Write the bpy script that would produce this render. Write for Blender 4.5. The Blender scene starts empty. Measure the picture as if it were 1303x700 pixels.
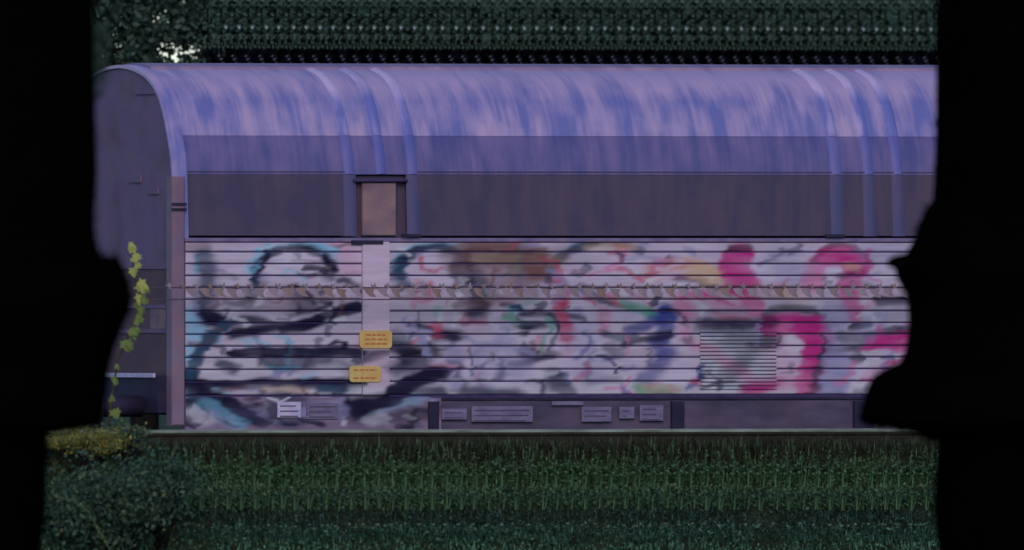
import bpy, math, random
import numpy as np
from mathutils import Vector

random.seed(7)
rng = np.random.default_rng(7)
scene = bpy.context.scene
COL = scene.collection
R = math.radians

# ------------------------------------------------------------------ camera
PSI = R(21.6)                      # the long lens looks along the line at an angle
DIST, PPM = 300.0, 135.0           # distance to the wagon, photo pixels per metre there
FPX = DIST * PPM
FW = Vector((math.sin(PSI), math.cos(PSI), 0.0))
RT = Vector((math.cos(PSI), -math.sin(PSI), 0.0))
UP = Vector((0, 0, 1))
AIM = Vector((3.422, 0.0, 2.294))
CAM = AIM - FW * DIST
cd = bpy.data.cameras.new("camera")
cam = bpy.data.objects.new("camera", cd)
COL.objects.link(cam)
cam.location = CAM
cam.rotation_euler = (R(90), 0, -PSI)
cd.sensor_width = 36.0
cd.lens = 36.0 * FPX / 1303.0
cd.clip_start = 1.0
cd.clip_end = 6000.0
cd.dof.use_dof = True
cd.dof.focus_distance = DIST + 0.3
cd.dof.aperture_fstop = 1.25
scene.camera = cam

# ------------------------------------------------------------------ light
SUN_EL, SUN_AZ = R(24), R(200)      # soft light from the camera's side
world = bpy.data.worlds.new("World")
scene.world = world
world.use_nodes = True
wn = world.node_tree.nodes
sky = wn.new("ShaderNodeTexSky")
sky.sky_type = 'NISHITA'
sky.sun_disc = False
sky.sun_elevation = SUN_EL
sky.sun_rotation = SUN_AZ
sky.air_density = 1.0
sky.dust_density = 0.0
sky.ozone_density = 7.0
wn["Background"].inputs[1].default_value = 0.10
world.node_tree.links.new(sky.outputs[0], wn["Background"].inputs[0])
sd = bpy.data.lights.new("sun", 'SUN')
sd.energy = 0.9
sd.angle = R(30)
sd.color = (1.0, 0.74, 0.70)
so = bpy.data.objects.new("sun", sd)
COL.objects.link(so)
sdir = Vector((math.sin(SUN_AZ) * math.cos(SUN_EL), math.cos(SUN_AZ) * math.cos(SUN_EL), math.sin(SUN_EL)))
so.rotation_euler = sdir.to_track_quat('Z', 'Y').to_euler()
scene.view_settings.view_transform = 'Standard'
scene.view_settings.look = 'None'
scene.view_settings.gamma = 1.0
scene.view_settings.exposure = 0.3

# ------------------------------------------------------------------ helpers
def P(px, py, y):
    """point on the plane Y = y that the lens sees at photo pixel px, py"""
    d = FW + RT * ((px - 651.5) / FPX) + UP * ((350 - py) / FPX)
    t = (y - CAM.y) / d.y
    return CAM + d * t

def XN(px):           # X on the wagon's near side
    return P(px, 350, 0.0).x

def ZN(py):           # height on the wagon's near side
    return 0.85 + (545 - py) / PPM

def lin(c):
    out = []
    for v in c[:3]:
        v /= 255.0
        out.append(v / 12.92 if v <= 0.04045 else ((v + 0.055) / 1.055) ** 2.4)
    return out

GAIN = (2.3, 2.25, 1.95)
def A(r, g, b):       # colour of the surface itself for a colour seen in this light
    l = lin((r, g, b))
    return tuple(min(0.85, l[i] * GAIN[i]) for i in range(3))

def tag(o, label=None, cat=None, group=None, kind=None):
    if label: o["label"] = label
    if cat: o["category"] = cat
    if group: o["group"] = group
    if kind: o["kind"] = kind
    return o

def empty(name, loc):
    o = bpy.data.objects.new(name, None)
    o.empty_display_size = 0.2
    o.location = loc
    COL.objects.link(o)
    return o

def link(name, me, parent=None):
    o = bpy.data.objects.new(name, me)
    COL.objects.link(o)
    if parent is not None:
        o.parent = parent
        o.matrix_parent_inverse = parent_inv(parent)
    return o

from mathutils import Matrix
def parent_inv(p):
    return Matrix.Translation(-p.location) if p.type == 'EMPTY' else Matrix.Identity(4)

class MB:
    """collects shapes into one mesh"""
    def __init__(self):
        self.v, self.f, self.mi, self.sm = [], [], [], []
    def add(self, vs, fs, mi=0, smooth=False):
        b = len(self.v)
        self.v += [tuple(p) for p in vs]
        for f in fs:
            self.f.append(tuple(b + i for i in f)); self.mi.append(mi); self.sm.append(smooth)
        return self
    def box(self, x0, x1, y0, y1, z0, z1, mi=0, ch=0.0):
        if ch <= 0:
            vs = [(x, y, z) for z in (z0, z1) for y in (y0, y1) for x in (x0, x1)]
            return self.add(vs, [(0, 2, 3, 1), (4, 5, 7, 6), (0, 1, 5, 4), (2, 6, 7, 3), (0, 4, 6, 2), (1, 3, 7, 5)], mi)
        # the face towards -Y chamfered
        vs = [(x0, y1, z0), (x1, y1, z0), (x1, y1, z1), (x0, y1, z1),
              (x0, y0 + ch, z0), (x1, y0 + ch, z0), (x1, y0 + ch, z1), (x0, y0 + ch, z1),
              (x0 + ch, y0, z0 + ch), (x1 - ch, y0, z0 + ch), (x1 - ch, y0, z1 - ch), (x0 + ch, y0, z1 - ch)]
        fs = [(0, 3, 2, 1), (8, 9, 10, 11)]
        for i in range(4):
            j = (i + 1) % 4
            fs += [(i, j, 4 + j, 4 + i), (4 + i, 4 + j, 8 + j, 8 + i)]
        return self.add(vs, fs, mi)
    def tube(self, pts, rad, n=6, mi=0, smooth=True, cap=True):
        pts = [Vector(p) for p in pts]
        rads = rad if isinstance(rad, (list, tuple)) else [rad] * len(pts)
        vs, fs = [], []
        for i, p in enumerate(pts):
            t = (pts[min(i + 1, len(pts) - 1)] - pts[max(i - 1, 0)]).normalized()
            u = t.cross(Vector((0.13, 0.2, 0.97)) if abs(t.z) < 0.9 else Vector((1, 0, 0))).normalized()
            w = t.cross(u)
            for k in range(n):
                a = 2 * math.pi * k / n
                vs.append(p + (u * math.cos(a) + w * math.sin(a)) * rads[i])
        for i in range(len(pts) - 1):
            for k in range(n):
                a, b = i * n + k, i * n + (k + 1) % n
                fs.append((a, b, b + n, a + n))
        if cap:
            fs.append(tuple(reversed(range(n)))); fs.append(tuple(range((len(pts) - 1) * n, len(pts) * n)))
        return self.add(vs, fs, mi, smooth)
    def cyl_y(self, cx, cz, y0, y1, r, n=28, mi=0):
        vs = []
        for y in (y0, y1):
            for k in range(n):
                a = 2 * math.pi * k / n
                vs.append((cx + r * math.cos(a), y, cz + r * math.sin(a)))
        fs = [tuple(range(n)), tuple(reversed(range(n, 2 * n)))]
        fs += [(k, n + k, n + (k + 1) % n, (k + 1) % n) for k in range(n)]
        return self.add(vs, fs, mi)
    def mesh(self, name, mats):
        me = bpy.data.meshes.new(name)
        me.from_pydata(self.v, [], self.f)
        for m in (mats if isinstance(mats, (list, tuple)) else [mats]): me.materials.append(m)
        me.polygons.foreach_set("material_index", self.mi)
        me.polygons.foreach_set("use_smooth", self.sm)
        me.update()
        return me
    def build(self, name, mats, parent=None):
        return link(name, self.mesh(name, mats), parent)

def leaf_mesh(name, pts, lens, wid, mats, tone=None, up=0.0, mi=None, droop=0.0):
    """many small folded four-cornered leaves, one mesh"""
    pts = np.asarray(pts, float); n = len(pts)
    lens = np.broadcast_to(np.asarray(lens, float), (n,))
    a = rng.normal(size=(n, 3)); a[:, 2] += up; a[:, 2] -= droop
    a /= np.linalg.norm(a, axis=1)[:, None]
    b = rng.normal(size=(n, 3)); b -= (b * a).sum(1)[:, None] * a
    b /= np.linalg.norm(b, axis=1)[:, None]
    c = np.cross(a, b)
    L = lens[:, None]
    v = np.empty((n, 4, 3))
    v[:, 0] = pts - a * L * 0.5
    v[:, 1] = pts + b * L * wid * 0.5 + c * L * 0.10 - a * L * 0.05
    v[:, 2] = pts + a * L * 0.5
    v[:, 3] = pts - b * L * wid * 0.5 + c * L * 0.10 - a * L * 0.05
    me = bpy.data.meshes.new(name)
    me.vertices.add(4 * n); me.vertices.foreach_set("co", v.reshape(-1))
    me.loops.add(4 * n); me.loops.foreach_set("vertex_index", np.arange(4 * n, dtype=np.int32))
    me.polygons.add(n)
    me.polygons.foreach_set("loop_start", np.arange(0, 4 * n, 4, dtype=np.int32))
    me.polygons.foreach_set("loop_total", np.full(n, 4, dtype=np.int32))
    for m in (mats if isinstance(mats, (list, tuple)) else [mats]): me.materials.append(m)
    if mi is not None: me.polygons.foreach_set("material_index", np.asarray(mi, dtype=np.int32))
    me.update(calc_edges=True)
    return me

def blade_mesh(name, base, h, w, mats, lean=0.35, mi=None):
    """grass blades: bent narrow triangles"""
    base = np.asarray(base, float); n = len(base)
    h = np.broadcast_to(np.asarray(h, float), (n,))[:, None]
    th = rng.uniform(0, 2 * math.pi, n)
    d = np.stack([np.cos(th), np.sin(th), np.zeros(n)], 1)
    s = np.stack([-np.sin(th), np.cos(th), np.zeros(n)], 1)
    le = np.abs(rng.normal(0, lean, n))[:, None]
    v = np.empty((n, 5, 3)); z = np.array([0, 0, 1.0])
    v[:, 0] = base - s * w / 2; v[:, 1] = base + s * w / 2
    mid = base + z * h * 0.6 + d * h * le * 0.35
    v[:, 2] = mid + s * w * 0.4; v[:, 3] = mid - s * w * 0.4
    v[:, 4] = base + z * h * (1 - 0.3 * le) + d * h * le
    f = []
    idx = np.arange(n) * 5
    quads = np.stack([idx, idx + 1, idx + 2, idx + 3], 1)
    tris = np.stack([idx + 3, idx + 2, idx + 4], 1)
    me = bpy.data.meshes.new(name)
    me.vertices.add(5 * n); me.vertices.foreach_set("co", v.reshape(-1))
    lv = np.concatenate([quads.reshape(-1), tris.reshape(-1)]).astype(np.int32)
    me.loops.add(len(lv)); me.loops.foreach_set("vertex_index", lv)
    me.polygons.add(2 * n)
    me.polygons.foreach_set("loop_start", np.concatenate([np.arange(n) * 4, 4 * n + np.arange(n) * 3]).astype(np.int32))
    me.polygons.foreach_set("loop_total", np.concatenate([np.full(n, 4), np.full(n, 3)]).astype(np.int32))
    for m in (mats if isinstance(mats, (list, tuple)) else [mats]): me.materials.append(m)
    if mi is not None: me.polygons.foreach_set("material_index", np.concatenate([mi, mi]).astype(np.int32))
    me.update(calc_edges=True)
    return me

def mat(name, col, col2=None, scale=(4, 4, 4), rough=0.7, spec=0.3, metal=0.0, bump=0.0, bscale=None, detail=5, lo=0.35, hi=0.65, dirt=None, dirt_amt=0.0, coat=0.0):
    m = bpy.data.materials.new(name); m.use_nodes = True
    nt = m.node_tree; N = nt.nodes; L = nt.links; b = N["Principled BSDF"]
    b.inputs["Roughness"].default_value = rough
    b.inputs["Specular IOR Level"].default_value = spec
    b.inputs["Metallic"].default_value = metal
    b.inputs["Coat Weight"].default_value = coat
    tc = N.new("ShaderNodeNewGeometry")
    mp = N.new("ShaderNodeMapping"); mp.inputs["Scale"].default_value = scale
    L.new(tc.outputs["Position"], mp.inputs["Vector"])
    no = N.new("ShaderNodeTexNoise"); no.inputs["Scale"].default_value = 1.0; no.inputs["Detail"].default_value = detail
    L.new(mp.outputs[0], no.inputs["Vector"])
    ra = N.new("ShaderNodeValToRGB")
    ra.color_ramp.elements[0].position = lo; ra.color_ramp.elements[1].position = hi
    ra.color_ramp.elements[0].color = (*col, 1); ra.color_ramp.elements[1].color = (*(col2 or col), 1)
    L.new(no.outputs["Fac"], ra.inputs[0])
    out = ra.outputs[0]
    if dirt is not None:
        n2 = N.new("ShaderNodeTexNoise"); n2.inputs["Scale"].default_value = 2.3; n2.inputs["Detail"].default_value = 7
        L.new(tc.outputs["Position"], n2.inputs["Vector"])
        mr = N.new("ShaderNodeMapRange"); mr.inputs[1].default_value = 0.45; mr.inputs[2].default_value = 0.75
        mr.inputs[4].default_value = dirt_amt
        L.new(n2.outputs["Fac"], mr.inputs[0])
        mx = N.new("ShaderNodeMix"); mx.data_type = 'RGBA'
        L.new(mr.outputs[0], mx.inputs["Factor"]); L.new(out, mx.inputs["A"]); mx.inputs["B"].default_value = (*dirt, 1)
        out = mx.outputs["Result"]
    L.new(out, b.inputs["Base Color"])
    if bump > 0:
        bu = N.new("ShaderNodeBump"); bu.inputs["Strength"].default_value = bump; bu.inputs["Distance"].default_value = 0.02
        if bscale:
            n3 = N.new("ShaderNodeTexNoise"); n3.inputs["Scale"].default_value = bscale; n3.inputs["Detail"].default_value = 6
            L.new(tc.outputs["Position"], n3.inputs["Vector"]); L.new(n3.outputs["Fac"], bu.inputs["Height"])
        else:
            L.new(no.outputs["Fac"], bu.inputs["Height"])
        L.new(bu.outputs[0], b.inputs["Normal"])
    return m

def leafmat(name, c1, c2, rough=0.6, spec=0.25, trans=0.25):
    """each leaf its own shade between two greens, light shining through"""
    m = bpy.data.materials.new(name); m.use_nodes = True
    nt = m.node_tree; N = nt.nodes; L = nt.links; b = N["Principled BSDF"]
    b.inputs["Roughness"].default_value = rough; b.inputs["Specular IOR Level"].default_value = spec
    g = N.new("ShaderNodeNewGeometry")
    ra = N.new("ShaderNodeValToRGB")
    ra.color_ramp.elements[0].color = (*c1, 1); ra.color_ramp.elements[1].color = (*c2, 1)
    L.new(g.outputs["Random Per Island"], ra.inputs[0]); L.new(ra.outputs[0], b.inputs["Base Color"])
    if trans > 0:
        t = N.new("ShaderNodeBsdfTranslucent"); L.new(ra.outputs[0], t.inputs["Color"])
        mx = N.new("ShaderNodeMixShader"); mx.inputs[0].default_value = trans
        L.new(b.outputs[0], mx.inputs[1]); L.new(t.outputs[0], mx.inputs[2])
        L.new(mx.outputs[0], N["Material Output"].inputs["Surface"])
    return m

# ------------------------------------------------------------------ materials
M = {}
def roofmat(name, blue, pink, rough, spec, metal=0.0, crown_light=0.17, bias=-0.02):
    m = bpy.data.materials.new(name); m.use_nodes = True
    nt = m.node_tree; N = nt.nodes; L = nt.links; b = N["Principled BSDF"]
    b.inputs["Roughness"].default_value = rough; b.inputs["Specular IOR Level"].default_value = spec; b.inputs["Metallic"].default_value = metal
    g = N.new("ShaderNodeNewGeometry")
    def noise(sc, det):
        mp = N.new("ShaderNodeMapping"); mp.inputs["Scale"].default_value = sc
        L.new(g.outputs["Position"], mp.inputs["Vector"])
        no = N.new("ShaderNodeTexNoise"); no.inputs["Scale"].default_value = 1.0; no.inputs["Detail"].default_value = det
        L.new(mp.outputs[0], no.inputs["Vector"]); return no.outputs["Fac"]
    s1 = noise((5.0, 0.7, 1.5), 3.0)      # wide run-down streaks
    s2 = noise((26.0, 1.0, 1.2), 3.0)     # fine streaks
    s3 = noise((4.5, 0.6, 4.5), 2.0)      # short uneven patches
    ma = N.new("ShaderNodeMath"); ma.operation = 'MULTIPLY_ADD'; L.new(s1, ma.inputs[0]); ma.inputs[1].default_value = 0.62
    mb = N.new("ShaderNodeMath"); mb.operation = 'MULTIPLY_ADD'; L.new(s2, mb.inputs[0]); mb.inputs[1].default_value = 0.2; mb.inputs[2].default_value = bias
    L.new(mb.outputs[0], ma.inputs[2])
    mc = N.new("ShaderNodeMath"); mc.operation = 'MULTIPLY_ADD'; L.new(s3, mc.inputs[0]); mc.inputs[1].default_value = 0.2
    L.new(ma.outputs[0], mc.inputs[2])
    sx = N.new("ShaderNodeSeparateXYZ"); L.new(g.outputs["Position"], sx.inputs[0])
    cr_ = N.new("ShaderNodeMapRange"); L.new(sx.outputs["Z"], cr_.inputs[0]); cr_.inputs[1].default_value = 3.93; cr_.inputs[2].default_value = 4.14; cr_.inputs[4].default_value = crown_light
    md = N.new("ShaderNodeMath"); md.operation = 'ADD'; L.new(mc.outputs[0], md.inputs[0]); L.new(cr_.outputs[0], md.inputs[1]); mc = md   # highlight on the flat crown, painted in by height
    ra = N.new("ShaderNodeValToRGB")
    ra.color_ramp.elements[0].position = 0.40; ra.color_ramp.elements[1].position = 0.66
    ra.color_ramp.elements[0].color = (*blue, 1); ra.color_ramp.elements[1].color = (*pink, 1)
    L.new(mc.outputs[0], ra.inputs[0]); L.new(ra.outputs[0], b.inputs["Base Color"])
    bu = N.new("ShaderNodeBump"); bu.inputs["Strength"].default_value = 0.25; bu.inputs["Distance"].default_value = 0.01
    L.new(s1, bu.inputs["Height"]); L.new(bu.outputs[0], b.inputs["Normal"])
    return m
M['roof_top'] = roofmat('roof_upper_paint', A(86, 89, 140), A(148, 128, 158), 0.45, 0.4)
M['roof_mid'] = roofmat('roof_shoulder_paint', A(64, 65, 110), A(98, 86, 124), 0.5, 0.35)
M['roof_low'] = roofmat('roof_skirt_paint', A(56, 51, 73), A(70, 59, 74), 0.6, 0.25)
M['rib'] = roofmat('rib_paint', A(86, 90, 146), A(162, 144, 174), 0.45, 0.35, crown_light=0.30, bias=-0.10)
M['rib_mid'] = roofmat('rib_shoulder_paint', A(70, 76, 132), A(92, 86, 134), 0.5, 0.3, crown_light=0)
M['rib_low'] = roofmat('rib_skirt_paint', A(62, 62, 96), A(74, 66, 94), 0.6, 0.25, crown_light=0)
M['ridge'] = roofmat('ridge_strip_paint', A(104, 90, 116), A(128, 110, 130), 0.6, 0.2, crown_light=0)
M['ledge'] = mat('cant_rail_paint', A(82, 74, 108), A(104, 90, 118), scale=(6, 2, 8))
M['end'] = mat('end_wall_paint', A(86, 70, 102), A(92, 72, 98), scale=(2, 2, 3), rough=0.6, dirt=A(70, 50, 62), dirt_amt=0.7, bump=0.1)
M['end_low'] = mat('end_lower_paint', A(62, 50, 66), A(78, 58, 66), scale=(2, 2, 4), rough=0.7, dirt=A(86, 64, 66), dirt_amt=0.7, bump=0.1)
M['corner'] = mat('corner_post_paint', A(94, 76, 96), A(112, 86, 98), scale=(3, 3, 2.5), rough=0.6, dirt=A(90, 104, 132), dirt_amt=0.5)
M['rust_post'] = mat('rusty_post_paint', A(92, 74, 88), A(116, 94, 96), scale=(3, 4, 4), rough=0.7)
M['post'] = mat('pale_post_paint', A(146, 132, 152), A(160, 140, 148), scale=(5, 5, 3), rough=0.55, dirt=A(120, 105, 128), dirt_amt=0.5)
M['dark'] = mat('dark_steel', A(28, 24, 46), A(38, 34, 52), scale=(5, 5, 5), rough=0.7)
M['gap'] = mat('joint_steel', A(42, 34, 72), A(54, 44, 80), scale=(9, 9, 9), rough=0.8)
M['frame'] = mat('underframe_steel', A(54, 50, 70), A(76, 66, 86), scale=(1.8, 2, 6), rough=0.7, dirt=A(50, 40, 46), dirt_amt=0.6)
M['orange'] = mat('orange_plate', A(226, 132, 78), A(236, 146, 94), scale=(20, 9, 9), rough=0.5)
M['orange_ink'] = mat('plate_lettering', A(140, 84, 48), A(150, 94, 56), rough=0.6)
M['plate'] = mat('label_plate_paint', A(100, 92, 118), A(84, 76, 102), scale=(9, 9, 20), rough=0.6)
M['white_plate'] = mat('white_plate_paint', A(158, 150, 182), A(140, 132, 164), scale=(9, 9, 20), rough=0.5)
M['louvre'] = mat('louvre_paint', A(52, 56, 72), A(70, 56, 80), scale=(5, 5, 7), rough=0.6)
M['rail'] = mat('rusty_rail', A(27, 26, 18), A(36, 34, 24), scale=(9, 9, 9), rough=0.8)
M['rail_head'] = mat('worn_rail_head', A(128, 134, 122), A(88, 94, 80), scale=(3, 3, 3), rough=0.35, spec=0.5, metal=0.3)
M['sleeper'] = mat('old_sleeper_wood', A(34, 28, 22), A(26, 24, 20), scale=(3, 20, 9), rough=0.9)
M['soil'] = mat('dark_bank_soil', A(20, 26, 18), A(34, 42, 30), scale=(7, 7, 7), rough=1.0, spec=0.05, bump=0.6, bscale=30)
M['ground'] = mat('field_ground', A(34, 44, 30), A(46, 54, 36), scale=(0.3, 0.3, 0.3), rough=1.0, spec=0.05, bump=0.4, bscale=4)
M['ballast'] = mat('ballast_stone', A(26, 28, 20), A(42, 44, 34), scale=(11, 11, 11), rough=0.9)
M['bark'] = mat('silhouette_bark', (0.0012, 0.0012, 0.0012), (0.002, 0.002, 0.002), scale=(9, 9, 3), rough=1.0, spec=0.0, bump=0.6, bscale=20)
M['ivy_black'] = leafmat('silhouette_ivy', (0.001, 0.001, 0.001), (0.002, 0.002, 0.002), 1.0, 0.0, 0.0)
M['bark_brown'] = mat('brown_bark', (0.02, 0.017, 0.014), (0.035, 0.03, 0.025), scale=(9, 9, 3), rough=1.0, spec=0.05)
M['bark_dark'] = mat('painted_shade_bark', (0.006, 0.006, 0.007), (0.010, 0.009, 0.010), scale=(9, 9, 3), rough=1.0, spec=0.0)  # hedge stems coloured dark for the shade below the crowns
M['hedge'] = leafmat('hedge_leaf', A(44, 64, 56), A(74, 98, 84))
M['hedge_sky_fleck'] = leafmat('hedge_sky_gap_leaf', A(150, 168, 164), A(176, 192, 186))  # pale leaves coloured as sky light coming through gaps
M['hedge_dim'] = leafmat('hedge_dim_leaf', A(66, 68, 86), A(80, 80, 98))
M['under'] = leafmat('painted_shade_leaf', (0.004, 0.005, 0.009), (0.009, 0.011, 0.017), 0.9, 0.05, 0.0)
M['wood_leaf'] = leafmat('woodland_leaf', A(36, 54, 50), A(66, 88, 80))
M['tree_leaf'] = leafmat('tree_leaf', A(26, 40, 38), A(66, 88, 76))
M['weed_a'] = leafmat('weed_leaf', A(52, 82, 56), A(92, 122, 86))
M['weed_b'] = leafmat('weed_dark_leaf', A(30, 56, 50), A(62, 94, 80))
M['weed_tip'] = leafmat('weed_tip', A(120, 146, 120), A(160, 178, 148))
M['weed_dot'] = leafmat('weed_seed_head', A(150, 150, 105), A(175, 168, 125))
M['grass'] = leafmat('bank_grass', A(40, 62, 44), A(78, 104, 74))
M['grass_teal'] = leafmat('bank_grass_cool', A(30, 54, 50), A(62, 92, 82))
M['grass_dark'] = leafmat('dark_band_grass', A(16, 30, 26), A(40, 60, 50))  # darker grass kind of the middle band
M['grass_low'] = leafmat('low_bank_grass', A(54, 92, 68), A(94, 134, 106))
M['brown_grass'] = leafmat('dry_grass', A(24, 25, 16), A(48, 48, 32))
M['bush'] = leafmat('bush_leaf', A(24, 42, 38), A(72, 96, 76))
M['bush_light'] = leafmat('bush_light_leaf', A(80, 92, 60), A(100, 110, 76))
M['yellow'] = leafmat('yellow_leaf', A(96, 92, 44), A(136, 128, 68))
M['vine'] = leafmat('vine_leaf', A(112, 118, 60), A(164, 162, 94), trans=0.35)
M['vine_g'] = leafmat('vine_green_leaf', A(72, 90, 50), A(112, 122, 66), trans=0.35)
M['vine_stem'] = mat('vine_stem', A(60, 56, 34), A(44, 40, 28), rough=0.9)
M['dry_leaf'] = leafmat('dry_creeper_leaf', A(104, 94, 104), A(134, 120, 130), trans=0.2)
M['dry_leaf_b'] = leafmat('dry_creeper_brown_leaf', A(100, 84, 84), A(128, 110, 108), trans=0.2)
M['wire'] = mat('wire_steel', A(60, 48, 66), A(70, 56, 70), rough=0.7)
M['fence_wood'] = mat('weathered_post', A(40, 36, 32), A(54, 48, 42), scale=(9, 9, 2), rough=0.9)

# painted boards: spray paint read from a colour attribute, grime on top
def paintmat():
    m = bpy.data.materials.new('sprayed_board_paint'); m.use_nodes = True
    nt = m.node_tree; N = nt.nodes; L = nt.links; b = N["Principled BSDF"]
    b.inputs["Roughness"].default_value = 0.6; b.inputs["Specular IOR Level"].default_value = 0.12
    at = N.new("ShaderNodeAttribute"); at.attribute_name = "paint"
    g = N.new("ShaderNodeNewGeometry")
    mp = N.new("ShaderNodeMapping"); mp.inputs["Scale"].default_value = (2.2, 2, 30)
    L.new(g.outputs["Position"], mp.inputs["Vector"])
    no = N.new("ShaderNodeTexNoise"); no.inputs["Scale"].default_value = 1.0; no.inputs["Detail"].default_value = 6
    L.new(mp.outputs[0], no.inputs["Vector"])
    mr = N.new("ShaderNodeMapRange"); mr.inputs[1].default_value = 0.4; mr.inputs[2].default_value = 0.75; mr.inputs[4].default_value = 0.25
    L.new(no.outputs["Fac"], mr.inputs[0])
    mx = N.new("ShaderNodeMix"); mx.data_type = 'RGBA'; mx.blend_type = 'MULTIPLY'
    L.new(mr.outputs[0], mx.inputs["Factor"]); L.new(at.outputs["Color"], mx.inputs["A"]); mx.inputs["B"].default_value = (0.42, 0.36, 0.38, 1)
    L.new(mx.outputs["Result"], b.inputs["Base Color"])
    return m
M['boards'] = paintmat()

# ------------------------------------------------------------------ setting
MB().add([(-3000, -3000, -1.2), (3000, -3000, -1.2), (3000, 3000, -1.2), (-3000, 3000, -1.2)], [(0, 1, 2, 3)]).build('ground', M['ground'])['kind'] = 'structure'
# raised bank carrying the near siding, sloping down to the camera's side, and the low bed of the wagon's own track behind it
SH = -0.45                         # how far the crest stands out beyond the near rail
prof = [(y + SH, z) for y, z in ((-5.6, -1.22), (-4.9, -0.95), (-4.5, -0.62), (-4.15, -0.18), (-3.9, 0.12), (-3.7, 0.36), (-3.5, 0.58), (-3.35, 0.66))] + [(-1.6, 0.66), (-1.2, 0.5), (-0.7, -0.2), (-0.5, -0.24), (3.6, -0.24), (4.2, -0.6), (5.0, -1.22)]
def slope_z(y):
    for (a, za), (b, zb) in zip(prof, prof[1:]):
        if a <= y <= b: return za + (zb - za) * (y - a) / (b - a)
    return -1.2
bm = MB(); vs = []; fs = []
xs = np.linspace(-30, 45, 300)
for i, x in enumerate(xs):
    for (y, z) in prof:
        n = 0.03 * math.sin(3.1 * x + 4 * y) + 0.02 * math.sin(7.7 * x - 3 * y)
        vs.append((x, y, z + (n if y < -3.9 and z > -1.1 else 0)))
k = len(prof)
for i in range(len(xs) - 1):
    for j in range(k - 1): fs.append((i * k + j, (i + 1) * k + j, (i + 1) * k + j + 1, i * k + j + 1))
bm.add(vs, fs, 0, True); tag(bm.build('embankment', M['soil']), kind='structure')

def track(name, yc, ztop, label, x0, x1, sleepers):
    t = empty(name, (x0, yc, ztop - 0.3)); tag(t, label, 'railway track')
    for s in (-0.7525, 0.7525):
        y = yc + s
        b = MB()
        b.box(x0, x1, y - 0.07, y + 0.07, ztop - 0.172, ztop - 0.150)
        b.box(x0, x1, y - 0.01, y + 0.01, ztop - 0.150, ztop - 0.045)
        b.box(x0, x1, y - 0.035, y + 0.035, ztop - 0.045, ztop - 0.020)
        rl = b.build('rail', M['rail'], t)
        h = MB(); h.add([(x, y + dy, ztop + dz) for x in (x0, x1) for dy, dz in ((-0.036, -0.020), (-0.036, -0.008), (-0.028, 0.0), (0.028, 0.0), (0.036, -0.008), (0.036, -0.020))],
              [(i, (i + 1) % 6, 6 + (i + 1) % 6, 6 + i) for i in range(6)] + [(5, 4, 3, 2, 1, 0), (6, 7, 8, 9, 10, 11)])
        hd = h.build('rail_head', M['rail_head'], rl)
    if sleepers:
        sm = None; x = x0 + 0.2
        me = MB().box(-0.12, 0.12, -1.12, 1.12, -0.14, 0.0, 0).mesh('sleeper', M['sleeper'])
        while x < x1:
            o = link('sleeper', me, None); o.parent = t
            o.location = (x - x0, 0, 0.127); x += 0.65
    return t
track('railway_track', -2.5, 0.85, 'nearer railway track with worn rail heads on top of the grassy bank', -3.0, 12.0, True)
track('railway_track', 1.45, 0.0, 'lower railway track under the wheels of the graffiti wagon', -3.0, 16.0, False)

# ------------------------------------------------------------------ the wagon
wagon = empty('freight_wagon', (0, 1.45, 0))
tag(wagon, 'graffiti covered freight wagon with arched purple roof and white horizontally boarded side', 'freight wagon')
LEN = 13.0
HALF = [(0.0, 2.64), (0.015, 2.90), (0.04, 3.24), (0.09, 3.45), (0.16, 3.60), (0.24, 3.76), (0.36, 3.93), (0.52, 4.06), (0.72, 4.155), (0.95, 4.21), (1.2, 4.245), (1.45, 4.257)]
ARCH = HALF + [(2.9 - y, z) for y, z in reversed(HALF[:-1])]
def arch_at(zlo, zhi, far=False, n=10):
    """points of the near half of the arch between two heights"""
    zs = np.linspace(zlo, zhi, n) if zhi < 4.2 else None
    ys_, zs_ = [p[0] for p in HALF], [p[1] for p in HALF]
    if zs is not None: return [(float(np.interp(z, zs_, ys_)), float(z)) for z in zs]
    y0 = float(np.interp(zlo, zs_, ys_))
    out = [(y0, zlo)] + [p for p in HALF if p[1] > zlo + 0.02]
    return out
def smooth_arch(pts, n):
    """resample with a Catmull-Rom curve"""
    P_ = [np.array(p) for p in pts]; out = []
    for i in range(len(P_) - 1):
        p0, p1, p2, p3 = P_[max(i - 1, 0)], P_[i], P_[i + 1], P_[min(i + 2, len(P_) - 1)]
        for t in np.linspace(0, 1, n, endpoint=False):
            out.append(0.5 * ((2 * p1) + (-p0 + p2) * t + (2 * p0 - 5 * p1 + 4 * p2 - p3) * t ** 2 + (-p0 + 3 * p1 - 3 * p2 + p3) * t ** 3))
    out.append(P_[-1]); return [tuple(p) for p in out]
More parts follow.
